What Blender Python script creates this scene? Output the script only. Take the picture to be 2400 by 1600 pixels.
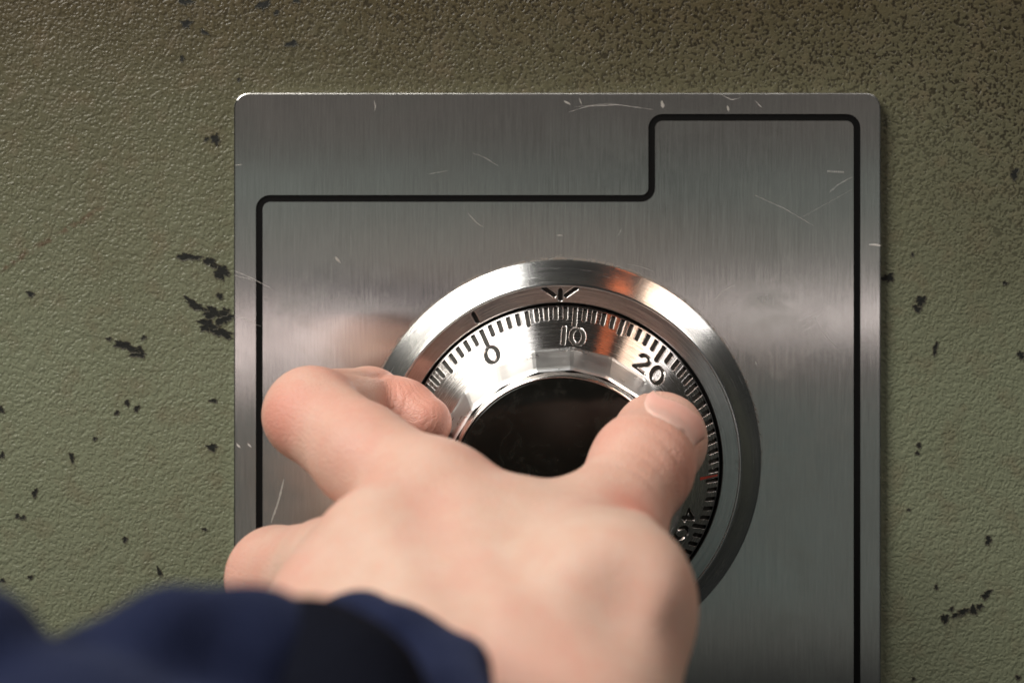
import bpy, bmesh, math, random
import numpy as np
from mathutils import Vector

for o in list(bpy.data.objects):
    bpy.data.objects.remove(o)
scene = bpy.context.scene
COL = scene.collection
MM = 0.001

# ------------------------------------------------------------------ camera
CAM = (10.0, 360.0, 50.0)            # mm: right, distance from the door, up
cam_data = bpy.data.cameras.new('camera')
cam = bpy.data.objects.new('camera', cam_data)
COL.objects.link(cam)
cam.location = (CAM[0] * MM, -CAM[1] * MM, CAM[2] * MM)
cam.rotation_euler = (math.pi / 2, 0, 0)
cam_data.sensor_width = 36
cam_data.lens = 54
cam_data.shift_x = -CAM[0] / 240
cam_data.shift_y = -CAM[2] / 240
cam_data.clip_start = 0.005
cam_data.clip_end = 50
cam_data.dof.use_dof = True
cam_data.dof.focus_distance = 0.338
cam_data.dof.aperture_fstop = 10.0
cam_data.dof.aperture_blades = 9
scene.camera = cam

# ------------------------------------------------------------------ light
world = bpy.data.worlds.new('World')
scene.world = world
world.use_nodes = True
bg = world.node_tree.nodes['Background']
bg.inputs[0].default_value = (0.95, 1.0, 0.98, 1)
bg.inputs[1].default_value = 0.025


def area(name, loc, target, size, power, color, size_y=None, spread=180):
    l = bpy.data.lights.new(name, 'AREA')
    l.energy = power
    l.color = color
    l.size = size
    if size_y:
        l.shape = 'RECTANGLE'
        l.size_y = size_y
    l.spread = math.radians(spread)
    o = bpy.data.objects.new(name, l)
    COL.objects.link(o)
    o.location = loc
    d = Vector(target) - Vector(loc)
    o.rotation_euler = d.to_track_quat('-Z', 'Y').to_euler()
    return o


area('ceiling_light', (-0.66, -0.50, 0.76), (-0.02, -0.06, -0.04), 0.42, 7.0, (1.0, 0.95, 0.88), size_y=0.70, spread=120)
area('side_light', (0.74, -0.30, 0.60), (0.02, 0.0, -0.02), 0.22, 0.5, (1.0, 0.95, 0.92), size_y=0.24, spread=110)
# added lamps near the door plane giving the dial cone white, orange, peach reflections
area('added_white_lamp', (-0.34, -0.16, 0.83), (0.01, -0.012, -0.02), 0.26, 0.30, (1.0, 0.98, 0.96), size_y=0.22, spread=90)
area('added_orange_lamp', (0.36, -0.015, 0.79), (0.01, -0.012, -0.02), 0.075, 0.026, (1.0, 0.22, 0.07), size_y=0.10, spread=90)
area('added_peach_lamp', (0.58, -0.12, 0.66), (0.01, -0.012, -0.02), 0.15, 0.22, (1.0, 0.70, 0.52), size_y=0.22, spread=90)
# added lamps behind the camera, sized to give the plate and ring their reflections
area('left_band_light', (-0.80, -2.2, -0.315), (-0.80, 0.0, -0.315), 1.0, 0.72, (1.0, 0.86, 0.84), size_y=0.13)
area('right_band_light', (0.98, -2.2, -0.265), (0.98, 0.0, -0.265), 1.30, 0.50, (1.0, 0.90, 0.88), size_y=0.065)
area('brown_reflection', (-0.06, -2.2, -0.24), (-0.06, 0.0, -0.24), 0.46, 0.07, (1.0, 0.56, 0.42), size_y=0.28)
for x_, w_, e_ in ((-0.67, 1.3, 1.0), (0.85, 1.0, 0.77)):
    area('upper_reflection_light', (x_, -2.25, 0.10), (x_, 0.0, 0.10), w_, 0.12 * e_, (1.0, 0.88, 0.80), size_y=0.19)
    area('middle_reflection_light', (x_, -2.25, -0.11), (x_, 0.0, -0.11), w_, 0.20 * e_, (0.90, 1.0, 0.92), size_y=0.22)
    area('lower_reflection_light', (x_, -2.25, -0.62), (x_, 0.0, -0.62), w_, 0.30 * e_, (1.0, 1.0, 0.90), size_y=0.48)
area('teal_light', (0.25, -2.2, -0.52), (0.25, 0.0, -0.52), 0.12, 0.035, (0.12, 0.70, 0.70), size_y=0.46)

scene.view_settings.view_transform = 'Standard'
scene.view_settings.look = 'None'
scene.view_settings.exposure = 0.14
scene.view_settings.gamma = 1.0
scene.view_settings.use_curve_mapping = False
scene.render.engine = 'CYCLES'
scene.cycles.use_denoising = True
scene.cycles.max_bounces = 10
scene.cycles.glossy_bounces = 6

# ------------------------------------------------------------------ helpers


def W(sx, sy, h):
    """photo position and distance in front of the door -> (x, y, z) in mm"""
    s = 0.1 * (CAM[1] - h) / CAM[1]
    return np.array((CAM[0] + (sx - 1300) * s, -h, CAM[2] - (sy - 300) * s))


def F(fx, fy, h):
    return W(fx * 1.0204, fy * 1.0204, h)


def link(name, me, mat=None, parent=None):
    o = bpy.data.objects.new(name, me)
    COL.objects.link(o)
    if mat is not None and len(me.materials) == 0:
        me.materials.append(mat)
    if parent is not None:
        o.parent = parent
    return o


def mesh_from(name, v, f, smooth=True):
    me = bpy.data.meshes.new(name)
    v = np.asarray(v, dtype=np.float32) * MM
    if isinstance(f, np.ndarray):
        n, k = f.shape
        me.vertices.add(len(v))
        me.vertices.foreach_set('co', v.ravel())
        me.loops.add(n * k)
        me.loops.foreach_set('vertex_index', f.astype(np.int32).ravel())
        me.polygons.add(n)
        me.polygons.foreach_set('loop_start', np.arange(0, n * k, k, dtype=np.int32))
        me.update(calc_edges=True)
        me.validate()
    else:
        me.from_pydata([tuple(map(float, p)) for p in v], [], [list(map(int, q)) for q in f])
        me.update()
    if smooth and len(me.polygons):
        me.polygons.foreach_set('use_smooth', np.ones(len(me.polygons), dtype=bool))
    return me


def empty(name, loc=(0, 0, 0)):
    o = bpy.data.objects.new(name, None)
    COL.objects.link(o)
    o.location = loc
    o.empty_display_size = 0.01
    return o


def tag(o, label, cat, group=None):
    o['label'] = label
    o['category'] = cat
    if group:
        o['group'] = group
    return o


# ---- material helper
class Mat:
    def __init__(self, name):
        self.m = bpy.data.materials.new(name)
        self.m.use_nodes = True
        self.t = self.m.node_tree
        self.b = self.t.nodes['Principled BSDF']

    def n(self, kind, **kw):
        nd = self.t.nodes.new(kind)
        for k, v in kw.items():
            if k.startswith('i_'):
                key = k[2:]
                key = int(key) if key.isdigit() else key.replace('_', ' ')
                self.put(nd.inputs[key], v)
            else:
                setattr(nd, k, v)
        return nd

    def put(self, sock, v):
        if isinstance(v, bpy.types.NodeSocket):
            self.t.links.new(v, sock)
        else:
            sock.default_value = v

    def set(self, **kw):
        for k, v in kw.items():
            self.put(self.b.inputs[k.replace('_', ' ')], v)

    def math(self, op, a, b=0.0, c=0.0, clamp=False):
        nd = self.n('ShaderNodeMath', operation=op, use_clamp=clamp)
        self.put(nd.inputs[0], a)
        self.put(nd.inputs[1], b)
        if len(nd.inputs) > 2:
            self.put(nd.inputs[2], c)
        return nd.outputs[0]

    def vmath(self, op, a, b=None):
        nd = self.n('ShaderNodeVectorMath', operation=op)
        self.put(nd.inputs[0], a)
        if b is not None:
            self.put(nd.inputs[1], b)
        return nd.outputs[1] if op in ('LENGTH', 'DISTANCE', 'DOT_PRODUCT') else nd.outputs[0]

    def coord(self):
        return self.n('ShaderNodeTexCoord').outputs['Object']

    def sep(self, v):
        s = self.n('ShaderNodeSeparateXYZ', i_0=v)
        return s.outputs

    def comb(self, x, y, z):
        s = self.n('ShaderNodeCombineXYZ')
        for i, q in enumerate((x, y, z)):
            self.put(s.inputs[i], q)
        return s.outputs[0]

    def noise(self, vec, scale, detail=2.0, rough=0.5, dist=0.0, col=False):
        nd = self.n('ShaderNodeTexNoise', i_Vector=vec, i_Scale=scale, i_Detail=detail, i_Roughness=rough, i_Distortion=dist)
        return nd.outputs['Color' if col else 'Fac']

    def ramp(self, fac, stops, interp='LINEAR'):
        nd = self.n('ShaderNodeValToRGB', i_Fac=fac)
        r = nd.color_ramp
        r.interpolation = interp
        while len(r.elements) < len(stops):
            r.elements.new(0.5)
        for e, (p, c) in zip(r.elements, stops):
            e.position = p
            e.color = c if len(c) == 4 else (*c, 1)
        return nd.outputs['Color']

    def mapr(self, v, a, b, c=0.0, d=1.0):
        nd = self.n('ShaderNodeMapRange', i_Value=v)
        for i, q in enumerate((a, b, c, d)):
            self.put(nd.inputs[i + 1], q)
        nd.clamp = True
        return nd.outputs[0]

    def mix(self, fac, a, b, mode='MIX'):
        nd = self.n('ShaderNodeMix', data_type='RGBA', blend_type=mode)
        self.put(nd.inputs[0], fac)
        self.put(nd.inputs[6], a if isinstance(a, bpy.types.NodeSocket) or len(a) == 4 else (*a, 1))
        self.put(nd.inputs[7], b if isinstance(b, bpy.types.NodeSocket) or len(b) == 4 else (*b, 1))
        return nd.outputs[2]

    def bump(self, height, dist, strength=1.0, normal=None):
        nd = self.n('ShaderNodeBump', i_Height=height, i_Distance=dist, i_Strength=strength)
        if normal is not None:
            self.put(nd.inputs['Normal'], normal)
        return nd.outputs[0]


DC = W(1315.0, 1076.0, 2.0)          # dial axis where it meets the lock plate
XC, ZC = DC[0], DC[2]


def mat_wall():
    m = Mat('olive_hammered_paint')
    p = m.coord()
    x, y, z = m.sep(p)
    warp = m.vmath('SCALE', m.noise(p, 420, 2, col=True))
    nd = warp.node
    nd.inputs[3].default_value = 0.0009
    pw = m.vmath('ADD', p, warp)
    pits = m.noise(pw, 1450, 1.0, 0.4)
    blobs = m.noise(pw, 700, 1.5, 0.45)
    vor = m.n('ShaderNodeTexVoronoi', feature='SMOOTH_F1', i_Vector=pw, i_Scale=780.0, i_Smoothness=0.9).outputs['Distance']
    big = m.noise(p, 90, 3, 0.5)
    h = m.math('ADD', m.math('MULTIPLY', m.mapr(pits, 0.36, 0.56), 0.55), m.math('MULTIPLY', blobs, 0.9))
    h = m.math('SUBTRACT', h, m.math('MULTIPLY', vor, 0.45))
    h = m.math('ADD', h, m.math('MULTIPLY', big, 0.5))
    bmp = m.bump(h, 0.00028, 0.60)
    fine = m.bump(m.noise(p, 2600, 2), 0.00006, 0.5, bmp)
    # browner towards the top; dark grime packed into the pits at the upper right
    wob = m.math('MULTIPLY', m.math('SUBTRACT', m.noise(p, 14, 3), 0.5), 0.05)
    top_brown = m.mapr(m.math('ADD', z, wob), -0.008, 0.080)
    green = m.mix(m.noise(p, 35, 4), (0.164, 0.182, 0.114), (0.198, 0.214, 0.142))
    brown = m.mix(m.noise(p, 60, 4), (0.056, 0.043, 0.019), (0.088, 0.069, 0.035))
    c = m.mix(m.math('MULTIPLY', top_brown, 0.94), green, brown)
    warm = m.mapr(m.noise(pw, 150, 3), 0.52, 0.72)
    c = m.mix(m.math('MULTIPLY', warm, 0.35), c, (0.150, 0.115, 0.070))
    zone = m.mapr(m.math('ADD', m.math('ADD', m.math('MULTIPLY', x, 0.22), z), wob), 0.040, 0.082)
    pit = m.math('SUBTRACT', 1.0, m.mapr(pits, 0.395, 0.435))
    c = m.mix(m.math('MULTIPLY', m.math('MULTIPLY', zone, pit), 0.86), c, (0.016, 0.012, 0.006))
    # a faint rusty drag mark running up to the left of the plate
    a = m.math('ADD', m.math('MULTIPLY', m.math('ADD', x, 0.118), 0.52), m.math('MULTIPLY', m.math('SUBTRACT', z, 0.018), -0.854))
    dl = m.math('ABSOLUTE', m.math('ADD', a, m.math('MULTIPLY', m.math('SUBTRACT', m.noise(p, 300, 2), 0.5), 0.002)))
    ln = m.math('SUBTRACT', 1.0, m.mapr(dl, 0.0002, 0.0011))
    ln = m.math('MULTIPLY', ln, m.mapr(x, -0.092, -0.100))
    ln = m.math('MULTIPLY', ln, m.mapr(m.noise(p, 500, 2), 0.45, 0.6))
    c = m.mix(m.math('MULTIPLY', ln, 0.6), c, (0.10, 0.05, 0.03))
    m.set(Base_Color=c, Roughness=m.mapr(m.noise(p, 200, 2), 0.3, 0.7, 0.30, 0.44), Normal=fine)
    m.b.inputs['Specular IOR Level'].default_value = 0.42
    return m.m


def mat_plate():
    m = Mat('brushed_steel_plate')
    p = m.coord()
    x, y, z = m.sep(p)
    st = m.noise(m.comb(m.math('MULTIPLY', x, 9000), 0.0, m.math('MULTIPLY', z, 150)), 1.0, 3, 0.65)
    st2 = m.noise(m.comb(m.math('MULTIPLY', x, 2600), 3.0, m.math('MULTIPLY', z, 50)), 1.0, 2, 0.6)
    cloud = m.noise(p, 42, 4, 0.6)
    s = m.math('ADD', m.math('MULTIPLY', st, 0.65), m.math('MULTIPLY', st2, 0.35))
    c = m.mix(m.mapr(s, 0.32, 0.68), (0.45, 0.44, 0.42), (0.675, 0.665, 0.64))
    smear = m.mapr(m.noise(p, 55, 5, 0.6, 0.6), 0.54, 0.72)
    c = m.mix(m.math('MULTIPLY', smear, 0.35), c, (0.66, 0.68, 0.63))
    # grime packed against the dial ring
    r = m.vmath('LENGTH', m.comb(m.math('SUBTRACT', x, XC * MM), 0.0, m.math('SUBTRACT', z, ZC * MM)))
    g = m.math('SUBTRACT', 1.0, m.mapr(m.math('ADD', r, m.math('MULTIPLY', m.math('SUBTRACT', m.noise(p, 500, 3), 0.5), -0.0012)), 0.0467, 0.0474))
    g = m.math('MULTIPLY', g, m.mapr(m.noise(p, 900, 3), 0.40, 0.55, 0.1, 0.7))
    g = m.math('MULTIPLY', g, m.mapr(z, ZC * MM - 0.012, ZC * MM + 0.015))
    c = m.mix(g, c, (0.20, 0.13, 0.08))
    ro = m.math('ADD', m.math('ADD', m.mapr(cloud, 0.3, 0.7, 0.16, 0.22), m.math('MULTIPLY', smear, 0.07)), m.math('MULTIPLY', m.math('SUBTRACT', s, 0.5), 0.12))
    m.set(Base_Color=c, Metallic=m.math('SUBTRACT', 1.0, m.math('MULTIPLY', g, 0.8)), Roughness=ro, Anisotropic=1.0, Tangent=m.comb(1.0, 0.0, 0.0),
          Normal=m.bump(s, 0.00002, 0.5))
    return m.m


def mat_turned(name, lo, hi, rough, bump=0.00003, aniso=0.7, scratch=0.0):
    """metal turned on a lathe: fine lines run round the axis"""
    m = Mat(name)
    p = m.coord()
    x, y, z = m.sep(p)
    r = m.vmath('LENGTH', m.comb(x, 0.0, z))
    th = m.math('ARCTAN2', x, z)
    st = m.noise(m.comb(m.math('MULTIPLY', r, 4200), m.math('MULTIPLY', th, 3.0), m.math('MULTIPLY', y, 4200)), 1.0, 3, 0.65)
    spots = m.mapr(m.noise(p, 900, 3), 0.62, 0.72)
    c = m.mix(m.mapr(st, 0.3, 0.7), lo, hi)
    c = m.mix(m.math('MULTIPLY', spots, 0.25), c, (0.16, 0.12, 0.09))
    rad = m.vmath('NORMALIZE', m.comb(x, 0.0, z))
    ro = m.math('ADD', rough, m.math('MULTIPLY', m.math('SUBTRACT', st, 0.5), 0.12))
    nrm = m.bump(st, bump, 0.6)
    m.set(Base_Color=c, Metallic=1.0, Roughness=ro, Anisotropic=aniso, Tangent=rad, Normal=nrm)
    return m.m


def mat_simple(name, color, rough, metal=0.0, bump=None, var=0.0, spec=0.5):
    m = Mat(name)
    p = m.coord()
    c = (*color, 1)
    if var:
        c = m.mix(m.noise(p, 700, 3), tuple(q * (1 - var) for q in color), tuple(min(1, q * (1 + var)) for q in color))
    m.set(Base_Color=c, Roughness=rough, Metallic=metal)
    m.b.inputs['Specular IOR Level'].default_value = spec
    if bump:
        m.set(Normal=m.bump(m.noise(p, bump[0], 3), bump[1], 0.7))
    return m.m


def mat_cap():
    m = Mat('black_knob_cap')
    p = m.coord()
    sp = m.n('ShaderNodeTexVoronoi', i_Vector=p, i_Scale=420.0, i_Randomness=1.0)
    dust = m.math('MULTIPLY', m.math('LESS_THAN', sp.outputs['Distance'], 0.055), m.math('GREATER_THAN', m.sep(sp.outputs['Color'])[0], 0.62))
    haze = m.mapr(m.noise(p, 160, 5, 0.7, 1.5), 0.50, 0.75)
    c = m.mix(m.math('MULTIPLY', dust, 0.6), (0.006, 0.006, 0.005), (0.30, 0.28, 0.22))
    c = m.mix(m.math('MULTIPLY', haze, 0.016), c, (0.6, 0.6, 0.5))
    m.set(Base_Color=c, Roughness=m.mapr(haze, 0, 1, 0.16, 0.30), Normal=m.bump(m.noise(p, 300, 3), 0.00001, 0.4))
    m.b.inputs['Specular IOR Level'].default_value = 0.32
    return m.m


def mat_skin():
    m = Mat('skin')
    p = m.coord()
    red = m.n('ShaderNodeAttribute', attribute_name='red').outputs['Fac']
    pad = m.n('ShaderNodeAttribute', attribute_name='pad').outputs['Fac']
    mott = m.noise(p, 130, 4, 0.6)
    mott2 = m.noise(p, 420, 3, 0.6)
    base = m.mix(m.mapr(mott, 0.35, 0.65), (0.575, 0.390, 0.305), (0.60, 0.435, 0.350))
    base = m.mix(m.mapr(mott2, 0.52, 0.72, 0, 0.40), base, (0.62, 0.35, 0.27))
    base = m.mix(m.mapr(m.noise(p, 70, 4, 0.6), 0.46, 0.66, 0, 0.55), base, (0.575, 0.315, 0.25))
    c = m.mix(red, base, (0.57, 0.21, 0.155))
    cell = m.n('ShaderNodeTexVoronoi', feature='DISTANCE_TO_EDGE', i_Vector=p, i_Scale=950.0).outputs['Distance']
    lines = m.noise(p, 900, 3, 0.6)
    n1 = m.bump(m.mapr(cell, 0.0, 0.15), 0.00011, 0.55)
    n2 = m.bump(lines, 0.00016, 0.55, n1)
    # ridges of the fingertip
    wv = m.n('ShaderNodeTexWave', wave_type='RINGS', rings_direction='SPHERICAL', i_Vector=m.vmath('SUBTRACT', p, tuple(PADC * MM)),
             i_Scale=520.0, i_Distortion=1.2, i_Detail=1.0)
    wv.inputs['Detail Scale'].default_value = 0.5
    n3 = m.bump(m.math('MULTIPLY', wv.outputs['Fac'], pad), 0.00009, 0.8, n2)
    m.set(Base_Color=c, Roughness=m.mapr(mott2, 0.3, 0.7, 0.42, 0.52), Normal=n3)
    m.b.inputs['Subsurface Weight'].default_value = 0.25
    m.b.inputs['Subsurface Radius'].default_value = (1.0, 0.38, 0.22)
    m.b.inputs['Subsurface Scale'].default_value = 0.0018
    m.b.inputs['Specular IOR Level'].default_value = 0.38
    return m.m


def mat_nail():
    m = Mat('fingernail')
    p = m.coord()
    a = m.n('ShaderNodeAttribute', attribute_name='nail').outputs['Fac']
    c = m.ramp(a, [(0.0, (0.72, 0.47, 0.40)), (0.22, (0.72, 0.43, 0.36)), (0.8, (0.66, 0.35, 0.29)), (0.93, (0.66, 0.37, 0.31)), (1.0, (0.68, 0.42, 0.34))])
    m.set(Base_Color=c, Roughness=0.48, Normal=m.bump(m.noise(p, 500, 2), 0.00006, 0.4))
    m.b.inputs['Subsurface Weight'].default_value = 0.4
    m.b.inputs['Subsurface Radius'].default_value = (1.0, 0.4, 0.3)
    m.b.inputs['Subsurface Scale'].default_value = 0.0012
    return m.m


def mat_cloth():
    m = Mat('navy_fleece')
    p = m.coord()
    f = m.noise(p, 900, 4, 0.7)
    c = m.mix(m.noise(p, 60, 3), (0.005, 0.008, 0.025), (0.012, 0.017, 0.046))
    c = m.mix(m.mapr(f, 0.5, 0.75, 0, 0.4), c, (0.03, 0.036, 0.085))
    m.set(Base_Color=c, Roughness=0.95, Normal=m.bump(f, 0.0008, 0.8))
    m.b.inputs['Specular IOR Level'].default_value = 0.1
    m.b.inputs['Sheen Weight'].default_value = 0.10
    m.b.inputs['Sheen Roughness'].default_value = 0.5
    m.b.inputs['Sheen Tint'].default_value = (0.45, 0.55, 0.95, 1)
    return m.m


# ------------------------------------------------------------------ safe door
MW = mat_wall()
bm = bmesh.new()
bmesh.ops.create_cube(bm, size=1.0)
bmesh.ops.scale(bm, vec=(0.62, 0.03, 0.52), verts=bm.verts)
bmesh.ops.translate(bm, vec=(0.0, 0.015, -0.02), verts=bm.verts)
me = bpy.data.meshes.new('safe_door')
bm.to_mesh(me)
bm.free()
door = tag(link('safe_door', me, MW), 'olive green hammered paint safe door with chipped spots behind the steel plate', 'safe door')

M_CHIP = mat_simple('bare_primer', (0.012, 0.013, 0.011), 0.7, 0.0, (1500, 0.0002), 0.3)
M_CHIP.node_tree.nodes['Principled BSDF'].inputs['Specular IOR Level'].default_value = 0.3
chips = [(425, 5, 24, 12, 0), (428, 55, 20, 15, 20), (470, 75, 15, 8, 30), (418, 135, 8, 11, 0), (548, 183, 7, 6, 0), (605, 12, 28, 16, -30),
         (635, 30, 11, 9, 0), (680, 2, 16, 8, 0), (670, 101, 22, 12, 0), (474, 320, 8, 8, 0), (495, 320, 14, 22, 0), (432, 590, 44, 13, 8),
         (485, 603, 26, 18, 35), (508, 624, 36, 24, 35), (505, 680, 11, 13, 0), (448, 700, 44, 15, 25), (492, 718, 46, 22, 15), (516, 728, 30, 30, 0),
         (478, 748, 44, 20, 15), (508, 764, 40, 18, 20), (290, 795, 44, 18, 22), (318, 810, 30, 18, 10), (250, 778, 9, 7, 0), (330, 775, 9, 7, 0),
         (70, 675, 13, 11, 0), (490, 920, 13, 8, 0), (292, 925, 10, 11, 0), (314, 938, 11, 11, 0), (268, 948, 9, 8, 0), (487, 1027, 22, 12, 0),
         (218, 1007, 8, 6, 0), (165, 1050, 9, 17, -20), (3, 940, 9, 12, 0), (5, 1045, 9, 10, 0), (80, 1132, 9, 18, 0), (40, 1185, 9, 8, 0),
         (53, 1188, 9, 8, 0), (287, 1238, 10, 9, 0), (470, 1215, 8, 6, 0), (366, 1312, 7, 18, -10), (6, 1332, 7, 9, 0), (70, 1325, 8, 8, 0),
         (2330, 400, 16, 20, 20), (2040, 638, 20, 20, -20), (2096, 585, 6, 6, 0), (2115, 690, 24, 16, -20), (2107, 708, 18, 12, 0),
         (2308, 650, 8, 8, 0), (2148, 800, 9, 24, 10), (2345, 815, 14, 14, 0), (2110, 1022, 9, 9, 0), (2107, 1040, 7, 8, 0), (2087, 1170, 6, 5, 0),
         (2270, 1240, 13, 15, 0), (2150, 1348, 8, 8, 0), (2265, 1365, 20, 15, -25), (2195, 1412, 14, 10, 0), (2212, 1404, 20, 14, -20),
         (2235, 1400, 16, 16, 0), (2250, 1392, 12, 12, 0), (2170, 1420, 12, 22, 0), (2185, 1398, 9, 8, 0), (2338, 1555, 10, 8, 0), (2098, 1558, 7, 6, 0)]
rng = random.Random(4)
M_EDGE = mat_simple('broken_paint_edge', (0.075, 0.070, 0.045), 0.6, 0.0, (1800, 0.0002), 0.4)
for fx, fy, w, hh, rot in chips:
    c = F(fx, fy, 0)
    n = 40
    ph = [rng.uniform(0, 6.28) for _ in range(5)]
    ca, sa = math.cos(math.radians(-rot)), math.sin(math.radians(-rot))
    dep = -0.06 - 0.03 * rng.random()
    rings = []
    for grow, amp in ((1.0, 0.16), (1.04, 0.16), (1.05, 0.20)):
        r2 = random.Random(int(fx * 7 + fy))
        v = []
        for k in range(n):
            t = 2 * math.pi * k / n
            rr = 1 + 0.22 * math.sin(2 * t + ph[0]) + 0.20 * math.sin(3 * t + ph[1]) + 0.15 * math.sin(5 * t + ph[2]) + 0.13 * math.sin(8 * t + ph[3]) + 0.09 * math.sin(13 * t + ph[4]) + amp * r2.uniform(-1, 1)
            a, b = 0.055 * w * rr * math.cos(t) * grow, 0.055 * hh * rr * math.sin(t) * grow
            if grow > 1.02:
                a += 0.10 * math.cos(t) * (1.6 if grow > 1.045 else 1.0)
                b += 0.10 * math.sin(t) * (1.6 if grow > 1.045 else 1.0)
            v.append((a * ca - b * sa, b * ca + a * sa))
        rings.append(v)
    lev = (dep, dep - 0.05, 0.02)
    vs = [(c[0] + a, lev[q], c[2] + b) for q in range(3) for a, b in rings[q]]
    fs = [list(range(n - 1, -1, -1))] + [[q * n + k, q * n + (k + 1) % n, (q + 1) * n + (k + 1) % n, (q + 1) * n + k] for q in range(2) for k in range(n)]
    me = mesh_from('paint_chip', vs, fs, False)
    me.materials.append(M_CHIP)
    me.materials.append(M_EDGE)
    me.polygons.foreach_set('material_index', np.array([0] + [1] * (2 * n), dtype=np.int32))
    link('paint_chip', me, None, door)

# ------------------------------------------------------------------ lock plate
PH = 2.0


def arc_path(pts, rad, closed=True, seg=8):
    out = []
    n = len(pts)
    for i in range(n):
        p0, p1, p2 = (np.array(pts[(i + k) % n], float) for k in (-1, 0, 1))
        a, b = p0 - p1, p2 - p1
        a /= np.linalg.norm(a)
        b /= np.linalg.norm(b)
        s, e = p1 + a * rad, p1 + b * rad
        c = p1 + (a + b) * rad
        for k in range(seg + 1):
            t = k / seg * math.pi / 2
            out.append(c - b * rad * math.cos(t) - a * rad * math.sin(t))
    return np.array(out)


def offset_closed(path, d):
    n = len(path)
    t = np.roll(path, -1, 0) - np.roll(path, 1, 0)
    t /= np.linalg.norm(t, axis=1)[:, None]
    nn = np.c_[-t[:, 1], t[:, 0]]
    return path + nn * d


def pf(fx, fy):
    q = F(fx, fy, PH)
    return (q[0], q[2])


LOW = -165.0
tl, tr = pf(536.5, 213), pf(2024, 213)
outer = arc_path([(tl[0], LOW), tl, tr, (tr[0], LOW)], 3.6)
g = [pf(595.5, 456), pf(1497, 456), pf(1497, 270), pf(1968.5, 270)]
groove = arc_path([(g[0][0], LOW + 6), g[0], g[1], g[2], g[3], (g[3][0], LOW + 6)], 2.5)
g_out, g_in = offset_closed(groove, 0.80), offset_closed(groove, -0.80)
bm = bmesh.new()


def loop(pts, y):
    vs = [bm.verts.new((a * MM, y * MM, b * MM)) for a, b in pts]
    es = [bm.edges.new((vs[i], vs[(i + 1) % len(vs)])) for i in range(len(vs))]
    return vs, es


def ring(a, b):
    n = len(a)
    for i in range(n):
        bm.faces.new((a[i], a[(i + 1) % n], b[(i + 1) % n], b[i]))


o0, _ = loop(outer, 0.0)
o1, _ = loop(outer, -PH + 0.35)
o2, _ = loop(offset_closed(outer, -0.12), -PH + 0.10)
o3, e3 = loop(offset_closed(outer, -0.38), -PH)
ring(o0, o1)
ring(o1, o2)
ring(o2, o3)
go, ego = loop(g_out, -PH)
bmesh.ops.triangle_fill(bm, use_beauty=True, edges=e3 + ego)
god, _ = loop(offset_closed(groove, 0.74), -PH + 0.35)
gid, _ = loop(offset_closed(groove, -0.74), -PH + 0.35)
ring(go, god)
ring(god, gid)
gi, egi = loop(g_in, -PH)
ring(gid, gi)
bmesh.ops.triangle_fill(bm, use_beauty=True, edges=egi)
bmesh.ops.recalc_face_normals(bm, faces=bm.faces)
me = bpy.data.meshes.new('lock_plate')
bm.to_mesh(me)
bm.free()
plate = tag(link('lock_plate', me, mat_plate()), 'rectangular brushed steel lock plate with stepped black line and scratches', 'lock plate')
# paint in the groove
n = len(groove)
a, b, cmid = offset_closed(groove, 0.775), offset_closed(groove, -0.775), groove
vs = [(p[0], -PH + 0.16, p[1]) for p in a] + [(p[0], -PH + 0.20, p[1]) for p in cmid] + [(p[0], -PH + 0.16, p[1]) for p in b]
fs = [[k * n + i, (k + 1) * n + i, (k + 1) * n + (i + 1) % n, k * n + (i + 1) % n] for k in range(2) for i in range(n)]
link('groove_line', mesh_from('groove_line', vs, fs), mat_simple('black_enamel', (0.004, 0.004, 0.004), 0.6, 0, (2000, 0.00004), 0.0, 0.12), plate)

M_SCR = mat_simple('fresh_scratch', (0.70, 0.67, 0.63), 0.55, 0.25)
M_SCR2 = mat_simple('dull_scratch', (0.45, 0.43, 0.39), 0.6, 0.3)


def scratch(pts, w, mat=M_SCR, base=PH):
    p = np.array([F(x, y, base) for x, y in pts])[:, [0, 2]]
    # resample with a little wander
    d = np.r_[0, np.cumsum(np.linalg.norm(np.diff(p, axis=0), axis=1))]
    k = max(4, int(d[-1] / 0.5))
    s = np.linspace(0, d[-1], k)
    q = np.c_[np.interp(s, d, p[:, 0]), np.interp(s, d, p[:, 1])]
    t = np.gradient(q, axis=0)
    t /= np.linalg.norm(t, axis=1)[:, None] + 1e-9
    nn = np.c_[-t[:, 1], t[:, 0]]
    q += nn * np.array([rng.uniform(-.04, .04) for _ in range(k)])[:, None]
    ww = 1.25 * w * np.sin(np.linspace(0.12, math.pi - 0.12, k)) ** 0.6 * np.array([rng.uniform(.5, 1.1) for _ in range(k)])
    v = []
    for i in range(k):
        l, r_ = q[i] + nn[i] * ww[i] / 2, q[i] - nn[i] * ww[i] / 2
        v += [(l[0], -base - 0.004, l[1]), (q[i][0], -base - 0.02, q[i][1]), (r_[0], -base - 0.004, r_[1])]
    f = []
    for i in range(k - 1):
        f += [[3 * i, 3 * i + 1, 3 * i + 4, 3 * i + 3], [3 * i + 1, 3 * i + 2, 3 * i + 5, 3 * i + 4]]
    link('scratch', mesh_from('scratch', v, f), mat, plate)


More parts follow.
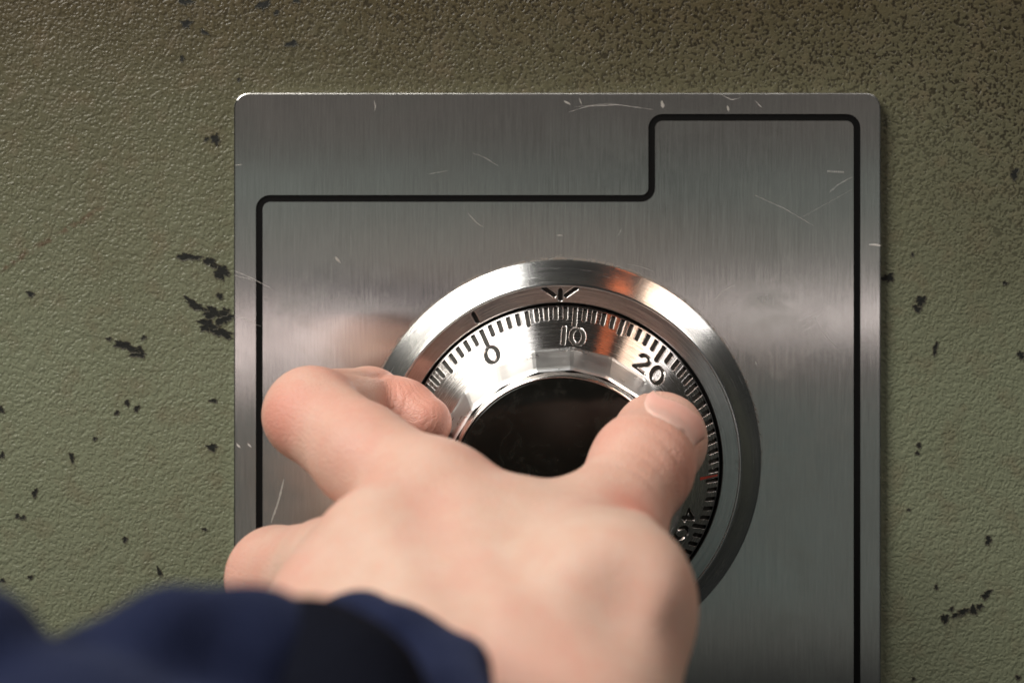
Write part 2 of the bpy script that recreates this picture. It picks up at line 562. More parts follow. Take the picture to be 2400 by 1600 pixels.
for pts, w, mt in [([(538, 622), (575, 637), (622, 662)], .09, M_SCR), ([(538, 632), (570, 640), (584, 646)], .06, M_SCR),
                   ([(540, 722), (552, 728), (582, 742)], .07, M_SCR), ([(545, 726), (600, 750)], .05, M_SCR2),
                   ([(1306, 258), (1350, 244), (1420, 241), (1500, 252)], .08, M_SCR), ([(1320, 246), (1400, 238), (1440, 243)], .06, M_SCR2),
                   ([(1295, 232), (1310, 240)], .4, M_SCR2), ([(1330, 225), (1336, 240)], .2, M_SCR2), ([(1520, 232), (1523, 248)], .8, M_SCR2),
                   ([(1654, 216), (1680, 230), (1698, 226), (1700, 220)], .09, M_SCR), ([(1735, 232), (1750, 248)], .12, M_SCR), ([(1670, 243), (1674, 256)], .35, M_SCR2),
                   ([(860, 230), (862, 250)], .16, M_SCR2), ([(864, 238), (860, 256)], .08, M_SCR), ([(1905, 442), (1925, 424), (1958, 406)], .07, M_SCR),
                   ([(1734, 449), (1800, 478), (1868, 518)], .05, M_SCR), ([(1840, 500), (1910, 462), (1958, 434)], .04, M_SCR2),
                   ([(1996, 562), (2010, 562), (2023, 565)], .45, M_SCR), ([(1862, 712), (1890, 765), (1926, 802)], .05, M_SCR2),
                   ([(1640, 690), (1660, 668), (1690, 652)], .04, M_SCR2), ([(652, 1100), (640, 1150), (622, 1200)], .45, M_SCR2),
                   ([(543, 1018), (552, 1028)], .35, M_SCR), ([(569, 1018), (577, 1027)], .35, M_SCR), ([(1086, 352), (1110, 360), (1145, 382)], .06, M_SCR2),
                   ([(1280, 540), (1292, 541)], .3, M_SCR2), ([(1735, 830), (1738, 838)], .25, M_SCR2), ([(1420, 540), (1428, 525)], .05, M_SCR2),
                   ([(770, 590), (782, 604)], .5, M_SCR2), ([(1075, 490), (1095, 512), (1110, 522)], .12, M_SCR2), ([(1440, 606), (1470, 612), (1500, 622)], .05, M_SCR2),
                   ([(1830, 740), (1880, 715)], .04, M_SCR2), ([(1840, 752), (1885, 722)], .04, M_SCR2), ([(1842, 762), (1875, 744)], .04, M_SCR2),
                   ([(1200, 620), (1290, 585)], .04, M_SCR2), ([(985, 400), (1030, 392)], .04, M_SCR2), ([(540, 380), (556, 378)], .14, M_SCR2)]:
    scratch(pts, w, mt)
for k in range(8):
    scratch([(1901 + 5 * k, 391 + 0.3 * k), (1902 + 5 * k, 396 + 0.3 * k)], 0.14, M_SCR)

# ------------------------------------------------------------------ dial ring
TH0 = math.radians(-30.8)
TAU = 2 * math.pi


def seg_dist(px, py, a, b):
    ax, ay = a
    bx, by = b
    dx, dy = bx - ax, by - ay
    L = dx * dx + dy * dy + 1e-12
    t = np.clip(((px - ax) * dx + (py - ay) * dy) / L, 0, 1)
    return np.hypot(px - ax - t * dx, py - ay - t * dy)


def lathe(name, prof, n, mat, parent, smooth=True):
    """turn a profile of (radius, height in front of the door) about the dial axis; origin on the axis"""
    t = np.linspace(0, TAU, n, endpoint=False)
    v = np.concatenate([np.c_[r * np.sin(t), np.full(n, -h), r * np.cos(t)] for r, h in prof])
    i = np.arange(n)
    f = np.concatenate([np.c_[k * n + i, k * n + (i + 1) % n, (k + 1) * n + (i + 1) % n, (k + 1) * n + i] for k in range(len(prof) - 1)])
    o = link(name, mesh_from(name, v, f, smooth), mat, parent)
    if parent is None:
        o.location = (XC * MM, 0, ZC * MM)
    return o


def engraved(name, r0, h0, r1, h1, cols, rows, strokes, depth, mat, mark_mat, names, parent, feather=0.16):
    """a turned cone with capsule-shaped cuts: every cut's floor is an object of its own"""
    L = math.hypot(r1 - r0, h1 - h0)
    t = np.linspace(-math.pi, math.pi, cols, endpoint=False)
    s = np.linspace(0, L, rows)
    T, S = np.meshgrid(t, s)                                    # rows, cols
    R = r0 + (r1 - r0) * S / L
    H = h0 + (h1 - h0) * S / L
    best = np.full(T.shape, 9.0)
    ident = np.full(T.shape, -1)
    for i, (th, vc, hw, segs) in enumerate(strokes):
        d = (T - th + math.pi) % TAU - math.pi
        c = np.where(np.abs(d[0]) < 0.26)[0]
        X = d[:, c] * R[:, c]
        Y = vc - S[:, c]                                        # + outwards
        q = np.full(X.shape, 9.0)
        for sg in segs:
            q = np.minimum(q, seg_dist(X, Y, *sg))
        q = q - hw
        cur = best[:, c]
        m_ = q < cur
        cur[m_] = q[m_]
        best[:, c] = cur
        idc = ident[:, c]
        idc[m_] = i
        ident[:, c] = idc
    k = np.clip((0.04 - best) / feather, 0, 1)
    k = k * k * (3 - 2 * k)
    lip = 0.03 * np.exp(-((best - 0.10) / 0.07) ** 2)           # burr thrown up along the cut
    nr, nh = (h1 - h0) / L, -(r1 - r0) / L                      # outward normal in (r, h)
    R2 = R + nr * (lip - depth * k)
    H2 = H + nh * (lip - depth * k)
    v = np.c_[(R2 * np.sin(T)).ravel(), (-H2).ravel(), (R2 * np.cos(T)).ravel()]
    idx = np.arange(rows * cols).reshape(rows, cols)
    nx = np.roll(idx, -1, 1)
    f = np.stack([idx[:-1], nx[:-1], nx[1:], idx[1:]], -1).reshape(-1, 4)
    cut = np.where(best < -0.03, ident, -1)
    fid = np.where((np.take(cut.ravel(), f) >= 0).all(1), np.take(cut.ravel(), f[:, 0]), -1)

    def sub(faces, nm, mt, par):
        u, inv = np.unique(faces, return_inverse=True)
        return link(nm, mesh_from(nm, v[u], inv.reshape(-1, 4)), mt, par)
    body = sub(f[fid < 0], name, mat, parent)
    for i in range(len(strokes)):
        if (fid == i).any():
            sub(f[fid == i], names[i], mark_mat, body)
    return body


M_RING = mat_turned('turned_ring_steel', (0.50, 0.50, 0.49), (0.74, 0.74, 0.72), 0.25, 0.000025, 0.7)
M_BAND = mat_turned('turned_band_steel', (0.42, 0.39, 0.37), (0.62, 0.60, 0.58), 0.19, 0.00002, 0.8)
M_DIAL = mat_turned('turned_dial_steel', (0.42, 0.40, 0.39), (0.76, 0.74, 0.72), 0.26, 0.000015, 1.0)
M_INK = mat_simple('engraving_fill', (0.014, 0.012, 0.008), 0.6, 0.1, (2500, 0.0001), 0.4)
M_PIT = mat_simple('pit_fill', (0.020, 0.019, 0.018), 0.35, 0.6, (2500, 0.00006), 0.3)
CREST_R, CREST_H = 41.35, 8.3
ringo = lathe('dial_ring', [(46.55, 1.9), (46.62, 2.3), (46.45, 2.75), (46.1, 3.0), (44.0, 4.9), (42.1, 6.70), (41.75, 7.15), (41.45, 7.50),
                            (41.05, 7.66), (40.85, 7.60), (40.75, 7.42)], 360, M_RING, None)
tag(ringo, 'silver turned steel bezel ring round the dial with arrow notches at its top', 'dial ring')


def mark_seg(sa, sb):
    """photo positions on the ring's inner band -> (theta, vc, segment)"""
    P0, P1 = 40.75, 37.25
    out = []
    for s in (sa, sb):
        q = W(s[0], s[1], 7.4)
        dx, dz = q[0] - XC, q[2] - ZC
        out.append((math.atan2(dx, dz), math.hypot(dx, dz)))
    th = (out[0][0] + out[1][0]) / 2
    return th, [((t - th) * r, r - 39.0) for t, r in out]


st, nm = [], []
for sa, sb in [((1313.4, 680), (1313.4, 701)), ((1275, 675.5), (1299, 692)), ((1351, 675), (1327, 692)), ((1109.5, 735.5), (1119, 753.5))]:
    th, sg = mark_seg(sa, sb)
    st.append((th, 1.75, 0.50, [sg]))
    nm.append('index_mark')
engraved('inner_band', 40.75, 7.42, 37.25, 7.34, 2200, 30, st, 0.55, M_BAND, M_PIT, nm, ringo)
lathe('inner_lip', [(37.25, 7.34), (37.12, 7.25), (37.05, 7.0), (37.05, 2.05)], 240, M_BAND, ringo)
lathe('gap_floor', [(37.2, 3.0), (33.0, 3.0)], 120, mat_simple('gap_black', (0.01, 0.01, 0.01), 0.8), ringo)

# ------------------------------------------------------------------ combination dial
dial = empty('combination_dial', (XC * MM, 0, ZC * MM))
tag(dial, 'chrome combination dial with engraved numbers and black capped faceted knob', 'dial')
E0 = [(-1.35, -0.55), (-1.35, 0.55)]


def arc(cx, cy, rx, ry, a0, a1, n=10):
    p = [(cx + rx * math.cos(math.radians(a0 + (a1 - a0) * k / n)), cy + ry * math.sin(math.radians(a0 + (a1 - a0) * k / n))) for k in range(n + 1)]
    return [(p[k], p[k + 1]) for k in range(n)]


def poly(*p):
    return [(p[k], p[k + 1]) for k in range(len(p) - 1)]


DH = 2.35                                   # half height of a digit
GLYPH = {'0': (2.85, arc(0, 0, 1.42, DH, 0, 360, 24)), '1': (0.2, poly((0, DH), (0, -DH))),
         '2': (2.6, arc(0, 1.05, 1.2, 1.30, 165, -40, 12) + poly((0.92, 0.21), (-1.3, -DH), (1.3, -DH))),
         '3': (2.4, arc(0, 1.15, 1.05, 1.2, 150, -90, 10) + arc(0, -1.15, 1.2, 1.2, 90, -150, 10)),
         '4': (2.7, poly((0.65, -DH), (0.65, DH), (-1.3, -0.95), (1.3, -0.95))),
         '5': (2.4, poly((1.15, DH), (-0.9, DH), (-1.05, 0.4)) + arc(0, -0.8, 1.2, 1.5, 135, -150, 12)),
         '6': (2.5, arc(0, -0.9, 1.2, 1.45, 0, 360, 16) + poly((-1.15, -0.7), (0.6, DH))),
         '7': (2.4, poly((-1.2, DH), (1.2, DH), (-0.4, -DH))),
         '8': (2.5, arc(0, 1.2, 1.0, 1.15, 0, 360, 14) + arc(0, -1.15, 1.2, 1.2, 0, 360, 14)),
         '9': (2.5, arc(0, 0.9, 1.2, 1.45, 0, 360, 16) + poly((1.15, 0.7), (-0.6, -DH)))}
st, nm = [], []
for k in range(100):
    th = TH0 + k * TAU / 100
    ln = 5.8 if k % 10 == 0 else 4.9 if k % 5 == 0 else 3.9
    st.append((th, 0.0, 0.47, [((0, 0.6), (0, -ln + 0.47))]))
    nm.append('tick_mark')
for k in range(10):
    th = TH0 + k * TAU / 10 - (0.06 if k == 9 else 0)
    txt = '0' if k == 0 else '%d0' % k
    tot = sum(GLYPH[c][0] for c in txt) + 1.55 * (len(txt) - 1)
    x0 = -tot / 2
    for c in txt:
        w_, sg = GLYPH[c]
        cx = x0 + w_ / 2
        st.append((th, 8.45, 0.47, [((a[0] + cx, a[1]), (b_[0] + cx, b_[1])) for a, b_ in sg]))
        nm.append('numeral')
        x0 += w_ + 1.55
DR0, DH0, DR1, DH1 = 36.10, 7.95, 27.75, 17.4
engraved('dial_face', DR0, DH0, DR1, DH1, 2300, 112, st, 0.42, M_DIAL, M_INK, nm, dial)
lathe('dial_edge', [(36.10, 7.95), (36.24, 7.85), (36.30, 7.6), (36.30, 3.1)], 240, M_DIAL, dial)

# knob with twenty facets
M_CHROME = Mat('polished_knob_chrome')
p_ = M_CHROME.coord()
M_CHROME.set(Base_Color=M_CHROME.mix(M_CHROME.noise(p_, 500, 4), (0.78, 0.79, 0.79, 1), (0.90, 0.90, 0.90, 1)), Metallic=1.0,
             Roughness=M_CHROME.mapr(M_CHROME.noise(p_, 260, 4), 0.3, 0.7, 0.26, 0.36), Normal=M_CHROME.bump(M_CHROME.noise(p_, 350, 2), 0.00006, 0.5))
M_CHROME = M_CHROME.m
NF, PHASE, HALF = 20, math.radians(5.0), math.radians(0.9)
ang = []
for k in range(NF):
    a0 = PHASE + k * TAU / NF
    ang += [a0 - HALF, a0 + HALF]
ang = np.array(ang)


def facet_r(r, amount):
    ap = r * math.cos(math.pi / NF - HALF)
    return r * (1 - amount) + amount * r


kv, kf = [], []
prof = [(28.4, 16.6), (28.25, 17.3), (27.9, 17.9), (27.0, 21.5), (25.8, 27.3), (25.5, 28.1), (25.0, 28.55)]
nn_ = len(ang)
for r, h in prof:
    kv += [(r * math.sin(a), -h, r * math.cos(a)) for a in ang]
for k in range(len(prof) - 1):
    for i in range(nn_):
        j = (i + 1) % nn_
        kf.append([k * nn_ + i, k * nn_ + j, (k + 1) * nn_ + j, (k + 1) * nn_ + i])
knob_me = mesh_from('knob', kv, kf, False)
knob = link('knob', knob_me, M_CHROME, dial)
lathe('knob_rim', [(24.75, 28.45), (24.6, 28.75), (24.45, 29.3), (24.15, 30.3), (23.95, 30.62), (23.75, 30.72), (23.62, 30.6), (23.6, 30.0)], 200,
      mat_turned('knob_rim_chrome', (0.72, 0.66, 0.63), (0.86, 0.82, 0.80), 0.16, 0.00003, 0.3), knob)
lathe('knob_cap', [(23.64, 30.2), (23.45, 30.52), (23.1, 30.66), (18.0, 30.78), (9.0, 30.85), (0.02, 30.86)], 160, mat_cap(), knob)
# a thin red line on the dial between the thumb and the bezel
L_ = math.hypot(DR1 - DR0, DH1 - DH0)
th = TH0 + 34.55 * TAU / 100
rv, rf = [], []
for k in range(9):
    s_ = 0.3 + k * 0.85
    rr, hh = DR0 + (DR1 - DR0) * s_ / L_, DH0 + (DH1 - DH0) * s_ / L_
    hh += 0.03
    for sgn in (-1, 1):
        a_ = th + (sgn * (0.16 + 0.02 * k) + rng.uniform(-.05, .05)) / rr
        rv.append((rr * math.sin(a_), -hh, rr * math.cos(a_)))
    if k:
        rf.append([2 * k - 2, 2 * k - 1, 2 * k + 1, 2 * k])
link('red_line', mesh_from('red_line', rv, rf), mat_simple('dial_red', (0.45, 0.05, 0.03), 0.5, 0.2, None, 0.4), dial)

# ------------------------------------------------------------------ implicit surfaces


def round_cone(p, a, b, r1, r2):
    ba = b - a
    l2 = float(ba @ ba)
    rr = r1 - r2
    a2 = max(l2 - rr * rr, 1e-6)
    il2 = 1.0 / l2
    pa = p - a
    y = pa @ ba
    z = y - l2
    x2 = ((pa * l2 - y[:, None] * ba) ** 2).sum(1)
    y2 = y * y * l2
    z2 = z * z * l2
    k = math.copysign(1, rr) * rr * rr * x2
    out = (np.sqrt(x2 * a2 * il2) + y * rr) * il2 - r1
    m1 = np.sign(z) * a2 * z2 > k
    out = np.where(m1, np.sqrt(x2 + z2) * il2 - r2, out)
    m2 = (np.sign(y) * a2 * y2 < k) & ~m1
    return np.where(m2, np.sqrt(x2 + y2) * il2 - r1, out)


def ellipsoid(p, c, axes, radii):
    q = (p - c) @ np.array(axes, dtype=p.dtype).T / np.array(radii, dtype=p.dtype)
    k0 = np.sqrt((q * q).sum(1))
    return (k0 - 1) * min(radii)


def smin(a, b, k):
    h = np.clip(k - np.abs(a - b), 0, None) / k
    return np.minimum(a, b) - h * h * k * 0.25


def chain(p, pts, k=2.0):
    d = None
    for (a, ra), (b, rb) in zip(pts[:-1], pts[1:]):
        e = round_cone(p, a, b, ra, rb)
        d = e if d is None else smin(d, e, k)
    return d


def polygonise(sdf, lo, hi, res, margin=1.0):
    lo = np.array(lo, float)
    B = 8
    nb = np.ceil((np.array(hi) - lo) / (res * B)).astype(int)
    ctr = np.stack(np.meshgrid(*[lo[i] + (np.arange(nb[i]) + 0.5) * B * res for i in range(3)], indexing='ij'), -1).reshape(-1, 3).astype(np.float32)
    dc = sdf(ctr)
    act = np.abs(dc) < B * res * 0.9 + margin
    shp = nb * B
    vol = np.repeat(np.repeat(np.repeat(np.where(dc > 0, 1, -1).reshape(nb).astype(np.float32), B, 0), B, 1), B, 2)
    off = np.stack(np.meshgrid(*[np.arange(B)] * 3, indexing='ij'), -1).reshape(-1, 3)
    bi = np.stack(np.unravel_index(np.where(act)[0], nb), -1)
    for s in range(0, len(bi), 400):
        gi_ = (bi[s:s + 400, None, :] * B + off[None]).reshape(-1, 3)
        vol[gi_[:, 0], gi_[:, 1], gi_[:, 2]] = sdf((lo + gi_ * res).astype(np.float32))
    ins = vol < 0
    cs = [ins[i:shp[0] - 1 + i, j:shp[1] - 1 + j, k:shp[2] - 1 + k] for i in (0, 1) for j in (0, 1) for k in (0, 1)]
    cnt = sum(c.astype(np.int8) for c in cs)
    cells = np.stack(np.where((cnt > 0) & (cnt < 8)), -1)
    corner = np.array([(i, j, k) for i in (0, 1) for j in (0, 1) for k in (0, 1)])
    cv = np.stack([vol[tuple((cells + c).T)] for c in corner], -1)
    acc = np.zeros((len(cells), 3))
    num = np.zeros(len(cells))
    for a in range(8):
        for b in range(a + 1, 8):
            if np.abs(corner[a] - corner[b]).sum() != 1:
                continue
            va, vb = cv[:, a], cv[:, b]
            m_ = (va < 0) != (vb < 0)
            t = np.where(m_, va / np.where(m_, va - vb, 1), 0)
            acc += np.where(m_[:, None], corner[a] + t[:, None] * (corner[b] - corner[a]), 0)
            num += m_
    v = lo + (cells + acc / num[:, None]) * res
    idx = np.full(shp - 1, -1, np.int64)
    idx[tuple(cells.T)] = np.arange(len(cells))
    faces = []
    for ax in range(3):
        u, w_ = (ax + 1) % 3, (ax + 2) % 3
        sl0 = [slice(1, -1)] * 3
        sl1 = [slice(1, -1)] * 3
        sl0[ax], sl1[ax] = slice(0, -1), slice(1, None)
        A, Bv = ins[tuple(sl0)], ins[tuple(sl1)]
        for flip, msk in ((False, A & ~Bv), (True, ~A & Bv)):
            e = np.stack(np.where(msk), -1) + 1
            e[:, ax] -= 1
            q = []
            for du, dw in ((-1, -1), (0, -1), (0, 0), (-1, 0)):
                c = e.copy()
                c[:, u] += du
                c[:, w_] += dw
                q.append(idx[tuple(c.T)])
            q = np.stack(q, -1)
            faces.append(q[:, ::-1] if flip else q)
    f = np.concatenate(faces)
    f = f[(f >= 0).all(1)]
    return v, f


def gradient(sdf, p, e=0.25):
    g_ = np.stack([sdf((p + d).astype(np.float32)) - sdf((p - d).astype(np.float32)) for d in np.eye(3) * e], -1)
    return g_ / (np.linalg.norm(g_, axis=1)[:, None] + 1e-9)


# ------------------------------------------------------------------ the hand
def J(sx, sy, h, r):
    return W(sx, sy, h).astype(np.float32), float(r)


I_MCP, I_MID, I_PIP = J(1020, 1185, 74, 10.8), J(850, 1066, 60, 9.4), J(727, 968, 46, 8.9)
I_DIP, I_PAD, I_TIP = J(862, 945, 20, 7.8), J(940, 972, 22, 7.6), J(992, 992, 26, 6.2)
PADC = W(1040, 1040, 12)
T_CMC, T_MCP, T_IP = J(1425, 1425, 106, 12.0), J(1406, 1266, 75, 9.6), J(1504, 1092, 56, 9.9)
T_MID, T_TIP = J(1546, 1031, 42, 9.2), J(1564, 1009, 33, 7.8)
M_MCP, M_MID, M_PIP = J(892, 1300, 86, 10.8), J(770, 1330, 68, 8.8), J(645, 1350, 50, 9.6)
M_DIP, M_TIP = J(800, 1340, 24, 7.8), J(985, 1285, 26, 6.8)
R_MCP, R_PIP, R_DIP, R_TIP = J(790, 1400, 90, 10.0), J(610, 1560, 58, 9.0), J(760, 1520, 30, 7.6), J(930, 1440, 28, 6.6)
P_MCP, P_PIP, P_DIP, P_TIP = J(730, 1520, 96, 9.2), J(640, 1740, 68, 8.0), J(760, 1700, 46, 6.8), J(880, 1600, 38, 6.0)
WR, WU = J(1318, 1720, 122, 14.5), J(900, 1770, 124, 15.0)
AR, AU = J(1190, 2900, 160, 20.0), J(640, 2900, 162, 20.0)
WEB = J(1255, 1305, 80, 13.0)


def groove_cut(p, d, c, axis, rad, depth, width):
    q = p - c
    ax = axis / np.linalg.norm(axis)
    t = q @ ax.astype(np.float32)
    r2 = (q * q).sum(1)
    return d + depth * np.exp(-(t / width) ** 2) * np.exp(-r2 / (rad * rad))


def bump_at(p, d, c, rad, amt):
    q = p - c
    return d - amt * np.exp(-(q * q).sum(1) / (rad * rad))


NAIL_EDGE = None


def hand_sdf(p):
    p = p.astype(np.float32)
    idx = smin(chain(p, [I_MCP, I_MID, I_PIP], 3), chain(p, [I_PIP, I_DIP], 3), 3.0)
    idt = chain(p, [I_DIP, I_PAD, I_TIP], 2)
    idx = smin(idx, idt, 1.6)
    mid = smin(chain(p, [M_MCP, M_MID, M_PIP], 3), chain(p, [M_PIP, M_DIP, M_TIP], 3), 2.0)
    rin = chain(p, [R_MCP, R_PIP, R_DIP, R_TIP], 2)
    pin = chain(p, [P_MCP, P_PIP, P_DIP, P_TIP], 2)
    th = chain(p, [T_MCP, T_IP], 4)
    th = smin(th, chain(p, [T_IP, T_MID, T_TIP], 3), 3)
    met = chain(p, [T_CMC, T_MCP], 4)
    palm = chain(p, [I_MCP, WR], 4)
    palm = smin(palm, chain(p, [M_MCP, (0.6 * WR[0] + 0.4 * WU[0], 15.0)], 4), 7)
    palm = smin(palm, chain(p, [R_MCP, (0.3 * WR[0] + 0.7 * WU[0], 15.0)], 4), 6)
    palm = smin(palm, chain(p, [P_MCP, WU], 4), 10)
    palm = smin(palm, round_cone(p, I_MCP[0], M_MCP[0], 10.0, 10.0), 6)
    palm = smin(palm, chain(p, [WEB, T_CMC], 4), 12)
    palm = smin(palm, round_cone(p, WEB[0], T_MCP[0], 10.0, 9.0), 7)
    palm = smin(palm, met, 7)
    arm = smin(chain(p, [WR, AR], 4), chain(p, [WU, AU], 4), 22)
    palm = smin(palm, arm, 10)
    palm = smin(palm, round_cone(p, T_CMC[0], WR[0], 12.0, 13.5), 8)
    d = smin(palm, th, 7)
    d = smin(d, idx, 4)
    f3 = np.minimum(np.minimum(mid, rin), pin)
    d = smin(d, f3, 3)
    # bony knuckle, tendons and hollows
    d = bump_at(p, d, W(640, 990, 56).astype(np.float32), 7, 0.7)
    d = bump_at(p, d, W(1485, 1415, 122).astype(np.float32), 8, -3.0)
    d = bump_at(p, d, W(1170, 1370, 128).astype(np.float32), 16, 2.2)
    d = bump_at(p, d, W(1205, 1545, 146).astype(np.float32), 17, -6.0)
    for a, b, r, amt in ((W(1522, 1230, 88), W(1545, 1470, 128), 4.6, 1.8), (W(1080, 1200, 88), W(1220, 1500, 140), 5.0, 0.9), (W(900, 1260, 98), W(1080, 1480, 140), 5.0, 0.9)):
        a = a.astype(np.float32)
        b = b.astype(np.float32)
        ba = b - a
        t = np.clip(((p - a) @ ba) / (ba @ ba), 0, 1)
        q = p - a - t[:, None] * ba
        d = d - amt * np.exp(-(q * q).sum(1) / (r * r))
    # flexion creases of the bent index finger, wrinkles behind the thumb joint
    ax = I_TIP[0] - I_DIP[0]
    for s, dep, wd in ((0.02, 1.1, 0.8), (0.60, 0.12, 0.6), (0.84, 0.08, 0.6)):
        d = groove_cut(p, d, (I_DIP[0] + ax * s + np.array((0, -7, 0), np.float32)), ax, 10, dep, wd)
    tx = T_MID[0] - T_IP[0]
    for s, dep in ((-0.25, 0.22), (0.12, 0.16), (0.36, 0.18), (-0.6, 0.2)):
        d = groove_cut(p, d, T_IP[0] + tx * s + np.array((2, -9, 5), np.float32), tx, 9, dep, 0.7)
    if NAIL_EDGE is not None:
        near = np.where(((p - T_TIP[0]) ** 2).sum(1) < 20.0 ** 2)[0]
        if len(near):
            q = p[near]
            m2 = np.full(len(near), 1e9, np.float32)
            for e in NAIL_EDGE:
                m2 = np.minimum(m2, ((q - e) ** 2).sum(1))
            d[near] += 0.36 * np.exp(-m2 / 0.5 ** 2) - 0.06 * np.exp(-m2 / 1.6 ** 2)
    for sx_, sy_, h_, dep, kx in ((1585, 1062, 56, 0.45, 0.0), (1556, 1088, 63, 0.40, 0.15), (1602, 1098, 53, 0.45, -0.1), (1525, 1074, 66, 0.30, 0.2), (1575, 1120, 62, 0.35, 0.05)):
        d = groove_cut(p, d, W(sx_, sy_, h_).astype(np.float32), tx + np.array((kx * 10, 0, kx * 6), np.float32), 4.5, dep, 0.55)
    d = groove_cut(p, d, W(1490, 1185, 84).astype(np.float32), np.array((-0.6, 0.2, -0.9)), 8, 0.9, 1.6)
    return d


# thumbnail: a curved plate seated on the thumb's back
T_AX = (T_TIP[0] - T_MID[0]).astype(float)
T_AX /= np.linalg.norm(T_AX)


def on_hand(sx, sy):
    """first point of the hand met along the line of sight"""
    a_, b_ = W(sx, sy, 90.0), W(sx, sy, 15.0)
    t = np.linspace(0, 1, 900)
    ps = a_ + (b_ - a_) * t[:, None]
    k_ = np.argmax(hand_sdf(ps.astype(np.float32)) < 0)
    return ps[k_]


NA, NB = 29, 26
root_line = np.array([(1508, 944), (1513, 962), (1530, 975), (1556, 986), (1580, 999), (1600, 1013), (1616, 1031), (1627, 1054)], float)
acc_ = np.r_[0, np.cumsum(np.linalg.norm(np.diff(root_line, axis=0), axis=1))]
aa = np.linspace(-1, 1, NA)
cur = np.array([on_hand(np.interp((a_ + 1) / 2 * acc_[-1], acc_, root_line[:, 0]), np.interp((a_ + 1) / 2 * acc_[-1], acc_, root_line[:, 1])) for a_ in aa])
rows_ = []
iso, tt = [], []
lengths = 13.0 * (0.80 + 0.20 * (1 - aa ** 2))
for j in range(NB):
    b_ = j / (NB - 1)
    edge = np.minimum(1.0, (1 - np.abs(aa)) * 6) * min(1.0, b_ * 7 + 0.2)
    lift = -0.22 + 0.56 * edge
    q = cur.copy()
    for _ in range(5):
        gg = gradient(hand_sdf, q, 0.8)
        q = q - gg * np.clip(hand_sdf(q.astype(np.float32)) - lift, -1, 1)[:, None] * 0.9
    rows_.append(q)
    tt += [b_] * NA
    gg = gradient(hand_sdf, cur, 1.5)
    step = T_AX - gg * (gg @ T_AX)[:, None]
    step /= np.linalg.norm(step, axis=1)[:, None] + 1e-9
    cur = cur + (0.55 * step + 0.45 * T_AX) * (lengths / (NB - 1))[:, None]
    cur = cur - gradient(hand_sdf, cur, 0.8) * hand_sdf(cur.astype(np.float32))[:, None]
pp = np.concatenate(rows_)
border = [j * NA for j in range(NB - 1, 0, -1)] + list(range(NA)) + [j * NA + NA - 1 for j in range(1, NB)]
NAIL_EDGE = pp[border].astype(np.float32)

V, FQ = polygonise(hand_sdf, (-70, -205, -125), (60, -8, 12), 0.7)
for _ in range(2):
    G = gradient(hand_sdf, V)
    V = V - G * np.clip(hand_sdf(V.astype(np.float32)), -0.5, 0.5)[:, None]
hand_me = mesh_from('hand', V, FQ)


def soft(pts):
    r_ = np.zeros(len(V))
    for (c, rad, amt) in pts:
        r_ = np.maximum(r_, amt * np.exp(-((V - c) ** 2).sum(1) / rad ** 2))
    return r_


red = soft([(I_MID[0], 26, 0.34), (I_PIP[0], 18, 0.44), (T_IP[0], 20, 0.48), (T_TIP[0], 16, 0.58), (M_PIP[0], 18, 0.44), (W(660, 975, 54), 9, 0.75), (W(622, 1000, 46), 12, 0.35), (I_PAD[0], 13, 0.95), (I_TIP[0], 9, 0.9), (I_DIP[0], 10, 0.6), (W(1490, 1182, 84), 7, 0.75), (W(1600, 1100, 60), 14, 0.5),
            (T_TIP[0], 12, 0.4), (W(1590, 1060, 52), 8, 0.55), (W(545, 1330, 52), 9, 0.5), (W(760, 1190, 84), 8, 0.45), (W(1487, 1405, 115), 9, 0.3),
            (W(1120, 1420, 140), 9, 0.25), (W(740, 1420, 96), 12, 0.25), (W(1000, 1090, 80), 16, 0.18), (W(1250, 1580, 145), 20, 0.50)])
for nm_, arr in (('red', red), ('pad', soft([(W(950, 960, 32), 10, 1.0)]))):
    at = hand_me.attributes.new(nm_, 'FLOAT', 'POINT')
    at.data.foreach_set('value', np.clip(arr, 0, 1).astype(np.float32))
person = empty('person', (0.01, -0.13, -0.04))
tag(person, 'bare left hand in a navy sleeve gripping the dial knob', 'person')
hand = link('hand', hand_me, mat_skin())

f = [[j * NA + i, j * NA + i + 1, (j + 1) * NA + i + 1, (j + 1) * NA + i] for j in range(NB - 1) for i in range(NA - 1)]
nail_me = mesh_from('thumbnail', pp, f)
at = nail_me.attributes.new('nail', 'FLOAT', 'POINT')
at.data.foreach_set('value', np.array(tt, np.float32))
nail = link('thumbnail', nail_me, mat_nail())
sol = nail.modifiers.new('thickness', 'SOLIDIFY')
sol.thickness = 0.0003
sol.offset = -1


def C3(sx, sy, h, r):
    h2 = h + (22 if h > 149 else 8)
    return W(sx, sy, h2).astype(np.float32), float(r * (CAM[1] - h2) / (CAM[1] - h))


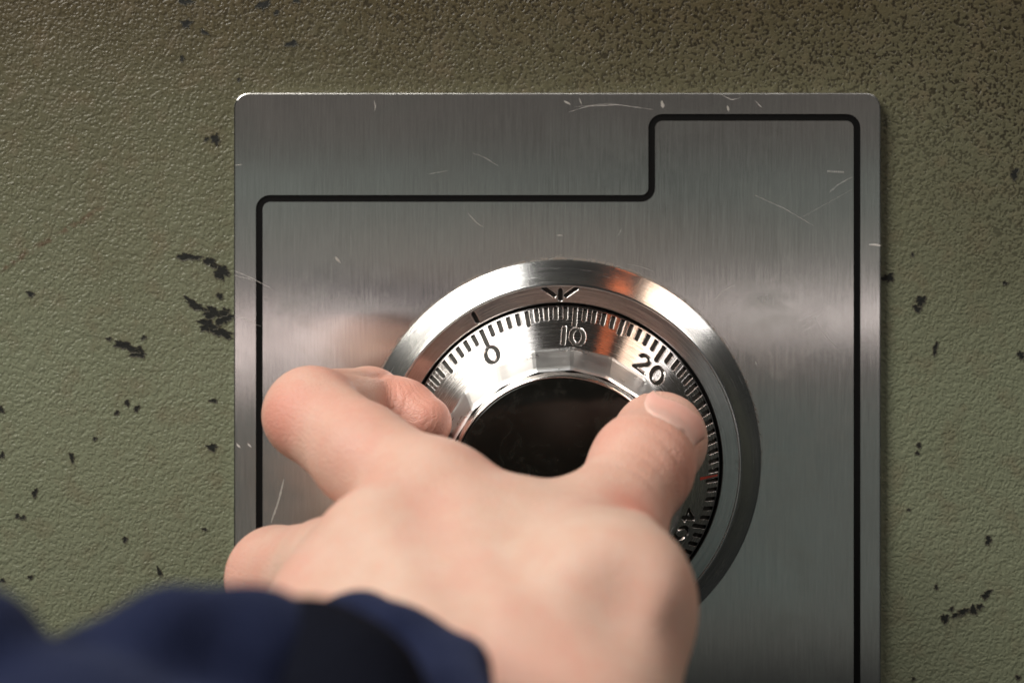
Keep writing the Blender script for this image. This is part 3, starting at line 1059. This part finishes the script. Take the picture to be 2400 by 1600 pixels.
SL_A = [C3(700, 1520, 126, 5.0), C3(840, 1500, 132, 6.0), C3(950, 1530, 138, 6.5), C3(1040, 1620, 144, 7.0), C3(1080, 1780, 150, 8.0), C3(1110, 2200, 160, 9.0)]
SL_B = [C3(60, 1660, 162, 6.0), C3(220, 1610, 162, 7.0), C3(400, 1558, 160, 8.6), C3(560, 1535, 156, 9.0), C3(640, 1610, 154, 8.0), C3(660, 1850, 162, 10.0)]
SL_C = [C3(-200, 1450, 170, 8.0), C3(-60, 1560, 170, 8.0), C3(60, 1700, 172, 8.0)]
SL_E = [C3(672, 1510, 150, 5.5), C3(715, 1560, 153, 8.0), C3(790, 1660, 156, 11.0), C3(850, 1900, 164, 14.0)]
SL_D = [C3(150, 2000, 180, 22.0), C3(900, 2200, 176, 16.0), C3(900, 2900, 190, 22.0)]


def sleeve_sdf(p):
    p = p.astype(np.float32)
    d = smin(chain(p, SL_A, 3), chain(p, SL_B, 3), 2.0)
    d = smin(d, chain(p, SL_C, 3), 3)
    d = smin(d, chain(p, SL_D, 3), 6)
    d = d + 0.8 * np.sin(p[:, 0] * 0.22 - p[:, 2] * 0.35 + 1.3 * np.sin(p[:, 1] * 0.11)) * np.sin(p[:, 0] * 0.07 + p[:, 1] * 0.05)
    d = d + 0.3 * np.sin(p[:, 0] * 0.3 + p[:, 2] * 0.2) * np.sin(p[:, 1] * 0.25 + 1.0)
    return d


SV, SF = polygonise(sleeve_sdf, (-90, -250, -140), (30, -105, 25), 1.2)
sleeve = link('sleeve', mesh_from('sleeve', SV, SF), mat_cloth())
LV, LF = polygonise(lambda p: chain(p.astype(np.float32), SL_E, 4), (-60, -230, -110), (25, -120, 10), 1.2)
fold_shade = link('sleeve_fold_shade', mesh_from('sleeve_fold_shade', LV, LF), mat_simple('fold_shade_black', (0.004, 0.005, 0.010), 0.95, 0, (900, 0.0006), 0.3, 0.1))  # near-black cloth added to stand for the shade between two sleeve folds
fold_shade['label'] = 'near-black cloth added as shade between the sleeve folds'
from mathutils import Matrix
for o in (hand, sleeve, fold_shade):
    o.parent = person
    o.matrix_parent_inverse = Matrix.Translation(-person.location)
nail.parent = hand
